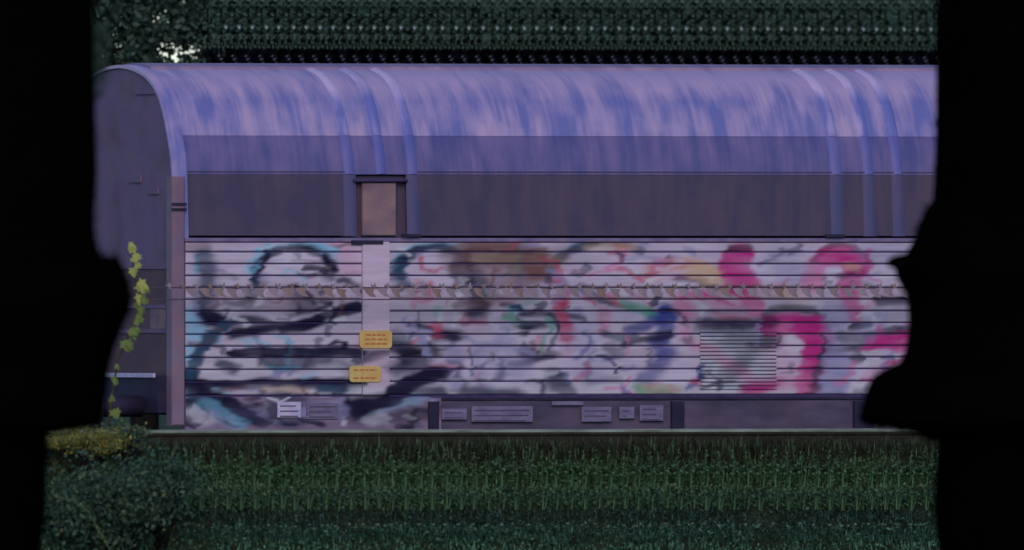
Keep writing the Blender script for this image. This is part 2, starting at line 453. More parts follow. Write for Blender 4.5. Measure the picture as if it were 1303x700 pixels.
def shell(name, pts, x0, x1, off, th, m, parent=wagon, nx=1):
    """curved sheet along the wagon following pts (y,z), standing off outward"""
    pts = [np.array(p) for p in pts]; nrm = []
    for i in range(len(pts)):
        t = pts[min(i + 1, len(pts) - 1)] - pts[max(i - 1, 0)]
        n = np.array([-t[1], t[0]]); nrm.append(n / np.linalg.norm(n))
    outer = [p + n * off for p, n in zip(pts, nrm)]; inner = [p + n * (off - th) for p, n in zip(pts, nrm)]
    ring = outer + inner[::-1]; k = len(ring); vs = []
    X = np.linspace(x0, x1, nx + 1)
    for x in X: vs += [(x, p[0], p[1]) for p in ring]
    b = MB()
    no = len(outer)
    sm, fl = [], []
    for i in range(nx):
        for j in range(k):
            f = (i * k + j, i * k + (j + 1) % k, (i + 1) * k + (j + 1) % k, (i + 1) * k + j)
            (sm if j < no - 1 else fl).append(f)
    caps = []
    for j in range(no - 1):
        caps.append((j, k - 1 - j, k - 2 - j, j + 1)); e = nx * k
        caps.append((e + j, e + j + 1, e + k - 2 - j, e + k - 1 - j))
    # the sheet's edges keep their own corners
    b.add(vs, sm, 0, True); b.add(vs, fl, 0, False); b.add(vs, caps, 0, False)
    return b.build(name, m, parent)

top_pts = smooth_arch([(0.16, 3.60)] + HALF[5:] + [(1.7, 4.25)], 3)
mid_pts = smooth_arch([(0.04, 3.24), (0.09, 3.45), (0.16, 3.60), (0.172, 3.625)], 4)
low_pts = smooth_arch([(0.0, 2.665), (0.015, 2.90), (0.04, 3.24), (0.042, 3.26)], 4)
far_pts = smooth_arch([(2.9 - y, z) for y, z in reversed(HALF[:-1])][1:], 2)
bays = [(0.12, XN(440)), (XN(440) + 0.004, XN(532)), (XN(532) + 0.004, XN(1066)), (XN(1066) + 0.004, XN(1150)), (XN(1150) + 0.004, LEN - 0.12)]
for i, (a, b_) in enumerate(bays):
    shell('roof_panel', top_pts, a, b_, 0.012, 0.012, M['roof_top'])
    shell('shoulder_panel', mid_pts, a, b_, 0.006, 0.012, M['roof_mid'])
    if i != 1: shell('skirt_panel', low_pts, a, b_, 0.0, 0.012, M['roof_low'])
shell('far_roof_panel', [(1.72, 4.25)] + far_pts, 0.12, LEN - 0.12, 0.01, 0.012, M['roof_mid'])
# ribs: rounded bows round the roof, one stretch on each run of panels
full = smooth_arch(HALF[0:], 2) + [(2.9 - y, z) for y, z in reversed(smooth_arch(HALF, 2)[:-1])]
def rib(pts, xc, w, h, m, parent):
    pts = [np.array(p) for p in pts]; vs = []; n = 9
    for i in range(len(pts)):
        t = pts[min(i + 1, len(pts) - 1)] - pts[max(i - 1, 0)]; nn = np.array([-t[1], t[0]]); nn = nn / np.linalg.norm(nn)
        for j in range(n):
            u = -1 + 2 * j / (n - 1); off = -0.004 + h * math.cos(u * math.pi / 2) ** 0.8 if abs(u) < 1 else -0.004
            p = pts[i] + nn * off; vs.append((xc + u * w / 2, p[0], p[1]))
    b = MB(); b.add(vs, [(i * n + j, i * n + j + 1, (i + 1) * n + j + 1, (i + 1) * n + j) for i in range(len(pts) - 1) for j in range(n - 1)], 0, True)
    return b.build('roof_rib', m, parent)
up_ = [p for p in full if p[1] >= 3.60]
def between(za, zb): return arch_at(za, zb, n=8)
for px, w, cut in ((446, 17, 0), (487, 17, 1), (527, 17, 0), (1066, 19, 0), (1107, 17, 0), (1144, 17, 0)):
    xc, ww = XN(px), w / (PPM * math.cos(PSI))
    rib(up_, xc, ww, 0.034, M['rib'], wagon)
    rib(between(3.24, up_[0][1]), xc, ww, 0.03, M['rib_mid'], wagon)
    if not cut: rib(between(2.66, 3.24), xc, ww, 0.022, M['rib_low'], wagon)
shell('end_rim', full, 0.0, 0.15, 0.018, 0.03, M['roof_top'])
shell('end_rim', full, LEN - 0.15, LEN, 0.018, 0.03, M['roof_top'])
# a flat strip along the ridge
shell('ridge_strip', [(1.02, 4.225), (1.2, 4.247), (1.45, 4.259), (1.7, 4.247), (1.88, 4.225)], 0.16, LEN - 0.16, 0.035, 0.03, M['ridge'])
# end walls
for x0, x1 in ((0.02, 0.06), (LEN - 0.06, LEN - 0.02)):
    ring = [(0.03, 1.2)] + [(y + (0.02 if y < 1.45 else -0.02), z - 0.015) for y, z in ARCH] + [(2.87, 1.2)]
    b = MB(); k = len(ring)
    b.add([(x, y, z) for x in (x0, x1) for y, z in ring], [tuple(range(k)), tuple(reversed(range(k, 2 * k)))] + [(i, k + i, k + (i + 1) % k, (i + 1) % k) for i in range(k)])
    ew = b.build('end_wall', M['end'], wagon)
    if x0 < 1:
        for yy, zz, w, h in ((0.55, 3.08, 0.28, 0.05), (1.02, 3.2, 0.3, 0.07), (0.75, 4.02, 0.5, 0.05)):
            MB().box(x0 - 0.018, x0 - 0.001, yy - w / 2, yy + w / 2, zz - h / 2, zz + h / 2).build('end_stiffener', M['end'], ew)
        for zz in (1.75, 1.98, 2.35):
            MB().box(x0 - 0.02, x0 - 0.001, 0.2, 2.6, zz, zz + 0.035).build('end_beam', M['end'], ew)
        MB().box(x0 - 0.008, x0 - 0.001, 0.13, 2.77, 1.30, 2.36).build('end_lower_panel', M['end_low'], ew)
        MB().box(x0 - 0.012, x0 - 0.0085, 0.22, 0.62, 1.79, 1.975).build('end_hatch', M['rust_post'], ew)
# corner posts
for x0, x1 in ((-0.02, XN(234)), (LEN - 0.1, LEN + 0.02)):
    for y0, y1 in ((-0.03, 0.12), (2.78, 2.93)):
        b = MB().box(x0, x1, y0, y1, 0.88, 3.22, 0, 0.012)
        cp = b.build('corner_post', M['corner'], wagon)
        if y0 < 0 and x0 < 1:
            for zz in (2.90, 2.95): MB().box(x0 - 0.01, x1 + 0.01, y0 - 0.02, y0 - 0.001, zz, zz + 0.022).build('hinge', M['dark'], cp)
# cant rail over the boards
cr = MB().box(XN(234), LEN - 0.1, -0.035, 0.06, ZN(308), ZN(303), 0, 0.006).build('cant_rail', M['ledge'], wagon)
# the recess with its rusty post between the bows
MB().box(XN(438), XN(534), 0.10, 0.13, ZN(303), ZN(224)).build('recess_back', M['roof_low'], wagon)
MB().box(XN(463), XN(506), 0.03, 0.09, ZN(300), ZN(233), 0, 0.01).build('rusty_post', M['rust_post'], wagon)
cap = MB().box(XN(450), XN(519), -0.004, 0.10, ZN(231.5), ZN(228.5), 0, 0.003).build('post_cap', M['gap'], wagon)
MB().box(XN(445), XN(485), -0.06, -0.036, ZN(311), ZN(306), 0, 0.004).build('latch', M['dark'], wagon)
for px in (1060, 521): MB().box(XN(px - 13), XN(px + 11), -0.075, -0.05, ZN(302), ZN(298)).build('clasp', M['dark'], wagon)

# ---- spray paint on the boards: (colour, opacity, half width, softness, points), photo pixels
N_ = (20, 17, 42); T_ = (34, 58, 80); CY = (98, 150, 176); BR = (92, 66, 66); MG = (150, 34, 104); PK = (176, 96, 132)
BL = (52, 60, 118); BK = (20, 17, 28); GR = (78, 128, 112); OR = (206, 140, 112); RD = (150, 62, 88); OL = (134, 132, 104); WH = (206, 196, 208); GY = (112, 112, 146); TE = (30, 36, 58)
def arc(cx, cy, rx, ry, a0, a1, n=14):
    return [(cx + rx * math.cos(R(a)), cy - ry * math.sin(R(a))) for a in np.linspace(a0, a1, n)]
STROKES = [
 (CY, .7, 5, 6, arc(375, 350, 58, 42, 175, 30)), (N_, .95, 4, 4, arc(375, 352, 52, 38, 190, 15)), (N_, .6, 5, 5, [(415, 326), (424, 345), (420, 352)]), (PK, .35, 9, 9, [(435, 312), (450, 345)]),
 (BR, .5, 6, 8, [(245, 312), (262, 314)]), (T_, .75, 7, 7, [(264, 326), (262, 352), (262, 398)]), (CY, .75, 8, 9, [(246, 400), (254, 420), (248, 432), (240, 452)]), (N_, .95, 7, 5, [(266, 402), (276, 405)]),
 (T_, .5, 6, 8, [(330, 352), (326, 372), (318, 390)]), (N_, .45, 5, 6, [(383, 372), (378, 392)]), (BR, .35, 10, 10, [(320, 385), (380, 392), (410, 385)]),
 (N_, .75, 4, 4, [(285, 414), (310, 408), (345, 412)]), (N_, .9, 6, 4, [(358, 419), (385, 414), (415, 402), (452, 392)]), (N_, .7, 3, 3, [(300, 420), (360, 418)]),
 (T_, .85, 6, 5, [(286, 414), (262, 436), (244, 462), (238, 480)]), (N_, .9, 4.5, 3, [(302, 447), (455, 448)]), (TE, .8, 6, 5, [(286, 464), (298, 468)]), (TE, .75, 8, 6, [(340, 455), (372, 462), (412, 455)]),
 (CY, .95, 2.5, 3, [(348, 467), (374, 467)]), (TE, .85, 5, 4, [(237, 486), (300, 489), (345, 487), (410, 488), (452, 486)]), (N_, .95, 9, 4, [(240, 490), (268, 504), (320, 530)]), (CY, .45, 7, 6, [(236, 500), (262, 520), (300, 540)]), (T_, .85, 6, 6, [(415, 495), (446, 497)]),
 (OR, .55, 3, 4, [(338, 495), (388, 496)]), (BK, .85, 7, 8, [(500, 440), (520, 446), (516, 458)]), (TE, .7, 6, 6, [(455, 452), (490, 440)]), (N_, .95, 8, 5, [(450, 516), (490, 504), (520, 486), (552, 474)]), (TE, .8, 7, 6, [(520, 500), (560, 500)]), (CY, .45, 5, 7, [(468, 524), (500, 515), (530, 508)]),
 (CY, .7, 5, 6, arc(556, 348, 50, 36, 170, 50)), (N_, .9, 4, 4, arc(556, 352, 50, 38, 180, 40)), (T_, .8, 6, 6, [(508, 336), (502, 352), (512, 362)]), (N_, .6, 4, 5, [(578, 330), (585, 350)]),
 (BR, .9, 16, 14, [(605, 322), (650, 322), (680, 336)]), (BR, .7, 14, 12, [(600, 345), (640, 352), (680, 345)]), (BK, .6, 7, 8, [(602, 350), (606, 375), (612, 398)]), (OL, .55, 6, 6, [(606, 330), (650, 328)]), (BK, .6, 3, 4, [(640, 322), (690, 318)]),
 (CY, .55, 4, 6, [(705, 340), (725, 315), (745, 308)]), (TE, .9, 5, 5, [(698, 356), (712, 330), (732, 316), (752, 310)]), (N_, .6, 3, 3, [(745, 311), (790, 312), (812, 320)]), (OR, .4, 4, 5, [(745, 316), (800, 314)]), (OL, .35, 9, 9, [(692, 325), (712, 335)]),
 (N_, .85, 6, 6, [(556, 424), (582, 428)]), (RD, .6, 4, 5, [(552, 414), (556, 424)]), (RD, .6, 4, 4, [(590, 409), (616, 411)]), (TE, .75, 5, 6, [(600, 398), (612, 390)]), (BK, .4, 6, 8, [(575, 385), (625, 378)]),
 (GR, .85, 5, 5, [(648, 402), (668, 412)]), (CY, .7, 4, 4, [(645, 392), (662, 393)]), (N_, .9, 5, 5, [(664, 414), (686, 414)]), (N_, .85, 3, 4, [(672, 398), (705, 402), (745, 408)]), (RD, .85, 6, 6, [(715, 378), (714, 405), (720, 430)]), (RD, .5, 4, 5, [(765, 395), (768, 425)]), (BK, .35, 9, 9, [(640, 380), (672, 374)]),
 (BK, .8, 4, 4, [(742, 366), (772, 384), (800, 392)]), (GR, .9, 6, 5, [(792, 386), (814, 394), (832, 400)]), (BL, .9, 9, 7, [(846, 395), (846, 420), (838, 436)]), (BL, .85, 6, 5, [(805, 418), (838, 408)]), (N_, .9, 4, 4, [(790, 438), (822, 432), (850, 426)]), (T_, .7, 5, 6, [(772, 425), (790, 432)]), (BL, .75, 8, 8, [(852, 448), (838, 466), (822, 482)]),
 (BK, .6, 6, 6, [(772, 442), (782, 450)]), (N_, .7, 4, 5, [(664, 448), (676, 448)]), (N_, .55, 4, 5, [(690, 450), (700, 450)]), (GY, .6, 7, 7, [(640, 462), (672, 462)]), (TE, .85, 8, 7, [(702, 478), (706, 492), (722, 502)]), (N_, .4, 4, 6, [(750, 484), (785, 484)]), (OL, .8, 6, 6, [(815, 494), (856, 496)]), (GR, .6, 4, 6, [(808, 490), (818, 500)]),
 (GY, .7, 7, 8, [(575, 445), (580, 490)]), (GY, .5, 7, 8, [(610, 445), (612, 495)]), (GY, .5, 8, 8, [(640, 420), (640, 440)]), (RD, .4, 4, 5, [(548, 466), (580, 466)]), (BK, .7, 6, 6, [(546, 470), (566, 478)]), (TE, .6, 6, 7, [(600, 500), (660, 502)]),
 (OR, .75, 9, 8, [(832, 345), (870, 338), (905, 345)]), (RD, .6, 7, 8, [(832, 350), (838, 338)]), (OR, .6, 8, 9, [(902, 352), (915, 362)]), (WH, .9, 2.5, 3, arc(868, 360, 40, 13, 165, 20)), (BK, .7, 3, 3, [(862, 354), (888, 357), (912, 367)]),
 (MG, .9, 14, 5, [(938, 324), (934, 345), (944, 362)]), (MG, .75, 9, 6, [(944, 362), (956, 380), (962, 396)]), (BK, .85, 4, 4, [(926, 316), (950, 316)]), (PK, .7, 6, 7, [(864, 378), (872, 402), (874, 430)]), (MG, .6, 4, 5, [(868, 376), (895, 376)]), (PK, .5, 7, 8, [(890, 440), (940, 470), (960, 490)]),
 (RD, .75, 4, 5, [(915, 402), (945, 404)]), (BK, .5, 3, 4, [(905, 396), (945, 394)]), (PK, .6, 5, 6, [(905, 386), (965, 392)]), (TE, .6, 7, 8, [(900, 418), (975, 412)]), (BK, .4, 6, 7, [(880, 412), (930, 410)]),
 (PK, .8, 7, 5, arc(1070, 352, 36, 36, 200, 90)), (N_, .75, 3, 3, arc(1070, 352, 36, 42, 150, 30)), (MG, .85, 11, 6, [(1056, 326), (1078, 324), (1084, 338)]), (OR, .5, 5, 6, [(1080, 338), (1092, 342)]), (PK, .7, 8, 7, [(1036, 345), (1034, 362)]), (MG, .85, 8, 6, [(1082, 352), (1080, 375), (1086, 400)]), (BK, .5, 4, 5, [(1070, 352), (1098, 346)]),
 (WH, .8, 2.5, 3, [(985, 394), (1010, 389), (1034, 387)]), (BK, .85, 4, 4, arc(1010, 412, 40, 20, 170, 25)), (MG, .95, 13, 5, [(978, 416), (1010, 410), (1036, 416)]), (MG, .95, 15, 5, [(1030, 420), (1044, 432), (1042, 446)]), (MG, .9, 12, 5, [(1042, 446), (1034, 470), (1026, 500)]), (BK, .6, 3, 4, [(1052, 446), (1040, 475), (1036, 496)]),
 (BK, .75, 3.5, 4, [(1058, 446), (1085, 444)]), (GY, .7, 10, 9, [(1062, 395), (1066, 436)]), (GY, .85, 14, 8, [(1066, 460), (1056, 500)]), (N_, .9, 4, 3, [(1090, 414), (1104, 414)]), (TE, .7, 8, 7, [(1080, 428), (1105, 432), (1098, 444)]), (N_, .9, 5, 4, [(1122, 384), (1160, 383)]), (N_, .9, 4, 3, [(1110, 426), (1140, 421), (1165, 419)]),
 (MG, .95, 8, 4, [(1112, 436), (1160, 432)]), (MG, .7, 5, 5, [(1145, 443), (1165, 443)]), (TE, .75, 4, 4, [(1088, 458), (1104, 457)]), (GY, .5, 10, 10, [(1120, 405), (1108, 425)]), (PK, .5, 8, 8, [(985, 492), (1020, 488)]), (MG, .6, 5, 6, [(950, 500), (975, 494)]), (PK, .4, 7, 8, [(1110, 480), (1150, 470)]),
 # broad soft passes
 (TE, .45, 12, 16, [(376, 378), (392, 386)]), (TE, .5, 9, 12, [(262, 335), (266, 400)]), (N_, .9, 5, 4, [(298, 426), (330, 419), (362, 414)]), (N_, .95, 5, 4, [(370, 414), (400, 407), (430, 397), (457, 390)]),
 (N_, .9, 5, 3, [(300, 447), (452, 448)]), (TE, .55, 10, 12, [(355, 460), (395, 458)]), (N_, .95, 2.5, 2, [(240, 486), (458, 486)]), (N_, .95, 10, 5, [(238, 482), (252, 502), (300, 524), (332, 534)]),
 (TE, .6, 8, 9, [(425, 460), (450, 470), (446, 492)]), (BK, .9, 9, 8, [(520, 446), (548, 446)]), (TE, .7, 9, 10, [(505, 470), (535, 462)]), (N_, .9, 9, 6, [(452, 520), (500, 502), (535, 482), (560, 474)]), (TE, .6, 8, 9, [(505, 425), (512, 440)]),
 (BR, .6, 14, 12, [(580, 330), (600, 318), (680, 330), (672, 352)]), (TE, .4, 10, 12, [(588, 340), (606, 372), (606, 396)]), (GY, .35, 9, 12, [(690, 368), (760, 372)]), (BR, .35, 12, 14, [(690, 330), (712, 322)]),
 (N_, .85, 6, 5, [(558, 428), (576, 430)]), (RD, .5, 5, 6, [(552, 416), (556, 428)]), (TE, .7, 4, 6, [(590, 498), (650, 498)]), (N_, .6, 4, 5, [(655, 462), (690, 456)]), (GY, .4, 12, 14, [(640, 436), (650, 470)]), (GY, .35, 16, 16, [(740, 424), (750, 470)]),
 (BR, .35, 8, 10, [(580, 390), (640, 384)]), (PK, .35, 12, 12, [(835, 340), (880, 344)]), (OR, .7, 10, 7, [(884, 344), (904, 352)]), (N_, .7, 6, 6, [(898, 412), (980, 410)]), (TE, .6, 10, 12, [(930, 430), (980, 432)]), (BK, .5, 8, 10, [(970, 436), (930, 476)]),
 (GY, .45, 16, 14, [(1000, 330), (1010, 356)]), (GY, .4, 14, 14, [(1110, 320), (1140, 318)]), (MG, .45, 8, 8, [(955, 496), (985, 488)]), (BK, .5, 4, 5, [(1040, 470), (1030, 498)]), (PK, .3, 14, 14, [(990, 450), (1000, 480)]), (BR, .35, 10, 10, [(920, 370), (1000, 374)]), (OR, .4, 8, 8, [(1000, 372), (1020, 378)]),
 (TE, .7, 22, 10, [(366, 521), (367, 522)]), (GY, .6, 8, 8, [(392, 520), (430, 522)]), (BK, .6, 8, 8, [(505, 530), (545, 524)]),
 # lower frame
 (WH, .55, 7, 7, [(245, 524), (262, 534)]), (GY, .7, 8, 9, [(300, 522), (330, 530)]), (GY, .75, 9, 9, [(395, 522), (430, 524)]), (TE, .5, 8, 9, [(440, 525), (455, 535)]), (WH, .4, 6, 6, [(470, 536), (486, 534)]),
]
# thin overlapping outlines and sprays between the big shapes
sr = random.Random(21)
for x0, x1, y0, y1, n_, pal in ((240, 452, 312, 500, 62, (N_, N_, TE, GY, WH, CY, BR)), (500, 700, 312, 500, 74, (N_, TE, BK, GY, WH, RD, GR, BR)), (700, 880, 312, 500, 56, (N_, BL, TE, GY, WH, RD, PK)), (880, 1160, 312, 500, 46, (N_, MG, TE, GY, WH, PK, BK)), (236, 556, 506, 541, 40, (N_, TE, GY, WH, BK, N_))):
    for k in range(n_):
        x, y = sr.uniform(x0, x1), sr.uniform(y0, y1); a = sr.uniform(-.5, .5) if sr.random() < .7 else sr.uniform(1.0, 2.1)
        L_ = sr.uniform(10, 46); b_ = sr.uniform(-.9, .9); pts_ = [(x, y)]
        for q in range(3):
            x += math.cos(a) * L_ / 3; y += math.sin(a) * L_ / 3; a += b_; pts_.append((x, min(y, y1)))
        STROKES.insert(sr.randrange(len(STROKES)), (sr.choice(pal), sr.uniform(.4, .9), sr.uniform(.6, 2.8), sr.uniform(1.6, 4.0), pts_))
STROKES += [(N_, .95, 8, 5, [(236, 484), (262, 498), (292, 513), (326, 534)]), (CY, .5, 5, 6, [(262, 512), (290, 528), (306, 538)]), (N_, .9, 7, 5, [(450, 524), (500, 508), (522, 490), (556, 474)]), (WH, .6, 7, 6, [(452, 500), (478, 496)]), (N_, .7, 3, 3, [(456, 458), (490, 450)]),
            (T_, .8, 6, 5, [(274, 424), (252, 448), (240, 478)]), (N_, .9, 5, 4, [(262, 402), (274, 406)]), (WH, .45, 5, 5, [(310, 470), (340, 472)]), (WH, .4, 6, 6, [(430, 470), (445, 474)])]
def paint(px, py, base):
    """colours of the sprayed surface at photo pixels px, py"""
    col = np.tile(np.array(base, float), (len(px), 1))
    # chalking and smears left by many coats, longer than they are high
    for sx, sy, amt, tint in ((46, 9, .20, (.9, 1.04, .96)), (90, 26, .20, (.9, 1.04, .98)), (14, 5, .10, (1, 1, 1)), (60, 40, .10, (.8, 1.0, 1.0))):
        u, v = px / sx + 1000.0, py / sy
        iu, iv = np.floor(u).astype(int), np.floor(v).astype(int); fu, fv = u - iu, v - iv
        fu = fu * fu * (3 - 2 * fu); fv = fv * fv * (3 - 2 * fv)
        h = lambda a, b: np.modf(np.abs(np.sin(a * 12.9898 + b * 78.233 + sx) * 43758.5453))[0]
        nz = (h(iu, iv) * (1 - fu) + h(iu + 1, iv) * fu) * (1 - fv) + (h(iu, iv + 1) * (1 - fu) + h(iu + 1, iv + 1) * fu) * fv
        col = col * (1 - amt * (nz[:, None] - 0.30) * np.array(tint))
    def vnoise(sx, sy, k):
        u, v = px / sx + 300.0 + 17 * k, py / sy + 50.0 * k
        iu, iv = np.floor(u).astype(int), np.floor(v).astype(int); fu, fv = u - iu, v - iv
        fu = fu * fu * (3 - 2 * fu); fv = fv * fv * (3 - 2 * fv)
        h = lambda a, b: np.modf(np.abs(np.sin(a * 12.9898 + b * 78.233 + k) * 43758.5453))[0]
        return (h(iu, iv) * (1 - fu) + h(iu + 1, iv) * fu) * (1 - fv) + (h(iu, iv + 1) * (1 - fu) + h(iu + 1, iv + 1) * fu) * fv - 0.5
    wx = 9 * vnoise(34, 15, 1) + 9 * vnoise(11, 4, 2); wy = 4 * vnoise(30, 16, 3) + 3 * vnoise(16, 6, 4)
    fade = 0.80 + 0.5 * vnoise(40, 7, 5)
    qx = (px + wx) * 0.72; qy = py + wy
    for c, op, hw, so_, pts in STROKES:
        d = np.full(len(px), 1e9)
        for (x0, y0), (x1, y1) in zip(pts, pts[1:]):
            ax, ay, bx, by = x0 * 0.72, y0, x1 * 0.72, y1
            dx, dy = bx - ax, by - ay
            t = np.clip(((qx - ax) * dx + (qy - ay) * dy) / (dx * dx + dy * dy + 1e-9), 0, 1)
            d = np.minimum(d, np.hypot(qx - ax - t * dx, qy - ay - t * dy))
        a = np.clip((hw + 0.8 + so_ * 0.7 - d) / (1.4 * so_), 0, 1); a = a * a * (3 - 2 * a) * np.clip(op * (fade + 0.15), 0, 1)
        cl = np.array(A(*c)); col = col * (1 - a[:, None]) + cl * a[:, None]
    return np.clip(col, 0.003, 0.85)

def board(name, x0, x1, y0, y1, z0, z1, base, parent, step=0.020, ch=0.010, rows=5):
    """plank with bevelled edges and a fine front so that the spray paint has its edges"""
    nx = max(2, int((x1 - x0) / step))
    xs_ = np.linspace(x0, x1, nx + 1)
    zr = [z0, z0] + list(np.linspace(z0 + ch, z1 - ch, rows)) + [z1, z1]
    yr = [y1, y0 + ch] + [y0] * rows + [y0 + ch, y1]
    k = len(zr)
    V = np.array([(x, y, z) for x in xs_ for y, z in zip(yr, zr)])
    F = [(i * k + j, (i + 1) * k + j, (i + 1) * k + j + 1, i * k + j + 1) for i in range(nx) for j in range(k - 1)]
    F += [tuple(range(k)), tuple(reversed(range(nx * k, nx * k + k)))]
    me = bpy.data.meshes.new(name); me.from_pydata(V.tolist(), [], F)
    me.materials.append(M['boards'])
    px = 222 + (V[:, 0]) * PPM * math.cos(PSI); py = 545 - (V[:, 2] - 0.85) * PPM
    c = paint(px, py, base)
    if name == 'side_post': c = np.where((py < 446)[:, None], 0.25 * c + 0.75 * np.array(base), c)   # repainted later than the graffiti
    at = me.color_attributes.new("paint", 'FLOAT_COLOR', 'POINT')
    at.data.foreach_set("color", np.concatenate([c, np.ones((len(c), 1))], 1).astype(np.float32).reshape(-1))
    me.update()
    return link(name, me, parent)

edges = [308.5, 321, 336, 351, 366, 381, 396, 411, 425.5, 440.5, 455, 470, 485.5, 503]
bays_b = [(XN(235), XN(459)), (XN(494), LEN - 0.11)]
for bi, (xa, xb) in enumerate(bays_b):
    for i in range(13):
        g = 0.008
        b0 = 161 + random.uniform(-7, 7)
        base = A(b0 + 1, b0 - 7, b0 + 12)
        board('side_board', xa, xb, random.uniform(-0.026, -0.022), 0.018, ZN(edges[i + 1]) + g, ZN(edges[i]) - g * 0.6, base, wagon)
MB().box(XN(234), LEN - 0.1, -0.006, 0.019, ZN(506), ZN(305.5)).build('side_backing', M['gap'], wagon)
for px in ((640, 655), (1062, 1078)): pass
# post between the bays, with orange plates
board('side_post', XN(459.5), XN(493.5), -0.045, 0.02, ZN(503), ZN(308), A(166, 149, 168), wagon, step=0.02, ch=0.012, rows=64)
def plate(px0, px1, py0, py1, lines, tilt):
    b = MB(); cx, cz = (XN(px0) + XN(px1)) / 2, (ZN(py0) + ZN(py1)) / 2
    hw, hh = (XN(px1) - XN(px0)) / 2, (ZN(py0) - ZN(py1)) / 2
    ring = []
    for sx, sz, a0 in ((1, 1, 0), (-1, 1, 90), (-1, -1, 180), (1, -1, 270)):
        for a in (0, 30, 60, 90): ring.append((cx + sx * (hw - 0.03) + 0.03 * math.cos(R(a0 + a)), cz + sz * (hh - 0.03) + 0.03 * math.sin(R(a0 + a))))
    n = len(ring)
    b.add([(x, y, z) for y in (-0.058, -0.047) for x, z in ring], [tuple(range(n)), tuple(reversed(range(n, 2 * n)))] + [(i, n + i, n + (i + 1) % n, (i + 1) % n) for i in range(n)])
    pl = b.build('warning_plate', M['orange'], wagon)
    t = MB()
    for k in range(lines):
        z = cz + hh * (0.5 - k * 1.0 / max(1, lines - 1)); w0 = random.uniform(0.55, 0.75)
        x = cx - hw * w0
        while x < cx + hw * w0:
            w = random.uniform(0.03, 0.06); t.box(x, min(x + w, cx + hw * w0), -0.0600, -0.0585, z - 0.008, z + 0.008); x += w + 0.012
    t.build('lettering', M['orange_ink'], pl)
plate(455, 496, 420.5, 443, 3, 0); plate(442, 482, 465.5, 486, 2, 0)
# louvred vent
MB().box(XN(890), XN(985), -0.036, -0.027, ZN(496), ZN(419)).build('louvre_backing', M['louvre'], wagon)
z = ZN(496)
while z < ZN(422):
    board('louvre_slat', XN(889), XN(986), -0.046, -0.037, z, z + 0.026, A(150, 154, 166), wagon, step=0.03, ch=0.006, rows=2); z += 0.036
# sill and underframe
MB().box(XN(552), LEN, -0.005, 0.10, ZN(509), ZN(503.5)).build('sill', M['dark'], wagon)  # recessed strip, the gap's shadow is put into its dark colour
board('underframe_beam', XN(235), XN(560), -0.03, 0.06, 0.78, ZN(504.5), A(112, 98, 122), wagon, rows=30)
MB().box(XN(560) + 0.004, LEN - 0.02, 0.0, 0.08, 0.78, ZN(510), 0, 0.01).build('underframe_beam', M['frame'], wagon)
MB().box(0.0, LEN, 0.3, 2.6, 0.98, 1.12).build('floor_frame', M['dark'], wagon)
for x0, x1, y0, y1, m in ((351, 381, 511, 531, 'white_plate'), (388, 428, 512, 533, 'plate'), (598, 676, 517, 537, 'plate'), (738, 776, 518, 537, 'plate'), (786, 805, 518, 533, 'plate'), (812, 842, 516, 536, 'plate'), (700, 740, 511, 516, 'plate'), (560, 592, 520, 534, 'plate')):
    pl = MB().box(XN(x0), XN(x1), -0.048, -0.033, ZN(y1), ZN(y0), 0, 0.004).build('data_plate', M[m], wagon)
    t = MB(); yy = y0 + 4.5
    while yy < y1 - 2:
        t.box(XN(x0 + 3), XN(x1 - 3 - random.uniform(0, 8)), -0.0500, -0.0485, ZN(yy + 1.6), ZN(yy)); yy += 6.5
    t.build('lettering_rows', M['frame'], pl)
for x0, x1 in ((853, 868), (1085, 1110), (543, 556)):
    MB().box(XN(x0), XN(x1), -0.06, 0.05, 0.78, ZN(511), 0, 0.01).build('frame_bracket', M['dark'], wagon)
# buffers, end beam, wheels (mostly behind the bank)
MB().box(-0.10, 0.0, 0.14, 2.78, 1.0, ZN(478)).build('buffer_beam', M['dark'], wagon)
MB().box(-0.125, -0.101, 0.2, 1.6, ZN(480), ZN(474.5)).build('end_grab_rail', M['white_plate'], wagon)
for y in (0.58, 2.32):
    b = MB().tube([(-0.10, y, 1.06), (-0.55, y, 1.06)], 0.10, 14)
    bf = b.build('buffer', M['dark'], wagon)
    MB().tube([(-0.552, y, 1.06), (-0.60, y, 1.06)], [0.22, 0.21], 20, 0, False).build('buffer_head', M['dark'], bf)
for x in (2.0, 3.8, 9.2, 11.0):
    for y0, y1 in ((0.66, 0.79), (2.11, 2.24)):
        MB().cyl_y(x, 0.46, y0, y1, 0.46).build('wheel', M['rail'], wagon)
    MB().tube([(x, 0.4, 0.46), (x, 2.5, 0.46)], 0.08, 10).build('axle', M['rail'], wagon)
    MB().box(x - 0.18, x + 0.18, 0.30, 0.56, 0.3, 0.98).build('axle_box', M['frame'], wagon)

# ------------------------------------------------------------------ dry creeper on a wire in front of the boards
YW = -0.45
zc = P(650, 381, YW).z
fence = empty('wire_fence', (P(95, 381, YW).x, YW, -0.24))
tag(fence, 'thin wire strung between two posts in front of the wagon side', 'wire fence')
pa, pb = P(92, 381, YW), P(1235, 381, YW)
for p in (pa, pb): MB().box(p.x - 0.04, p.x + 0.04, YW + 0.012, YW + 0.09, -0.24, zc + 0.25).build('post', M['fence_wood'], fence)
for dz in (0.0, P(650, 366, YW).z - zc): MB().tube([(pa.x, YW, zc + dz), (pb.x, YW, zc + dz)], 0.006, 5).build('wire', M['wire'], fence)
creeper = empty('dry_creeper', (P(215, 370, YW).x, YW - 0.02, zc))
tag(creeper, 'withered grey brown creeper with a row of pointed leaves hanging along the wire', 'creeper')
pts = [(P(x, 366.5 + 0.8 * math.sin(x * 0.11), YW).x, YW - 0.014, P(x, 366.5 + 0.8 * math.sin(x * 0.11), YW).z) for x in range(212, 1175, 6)]
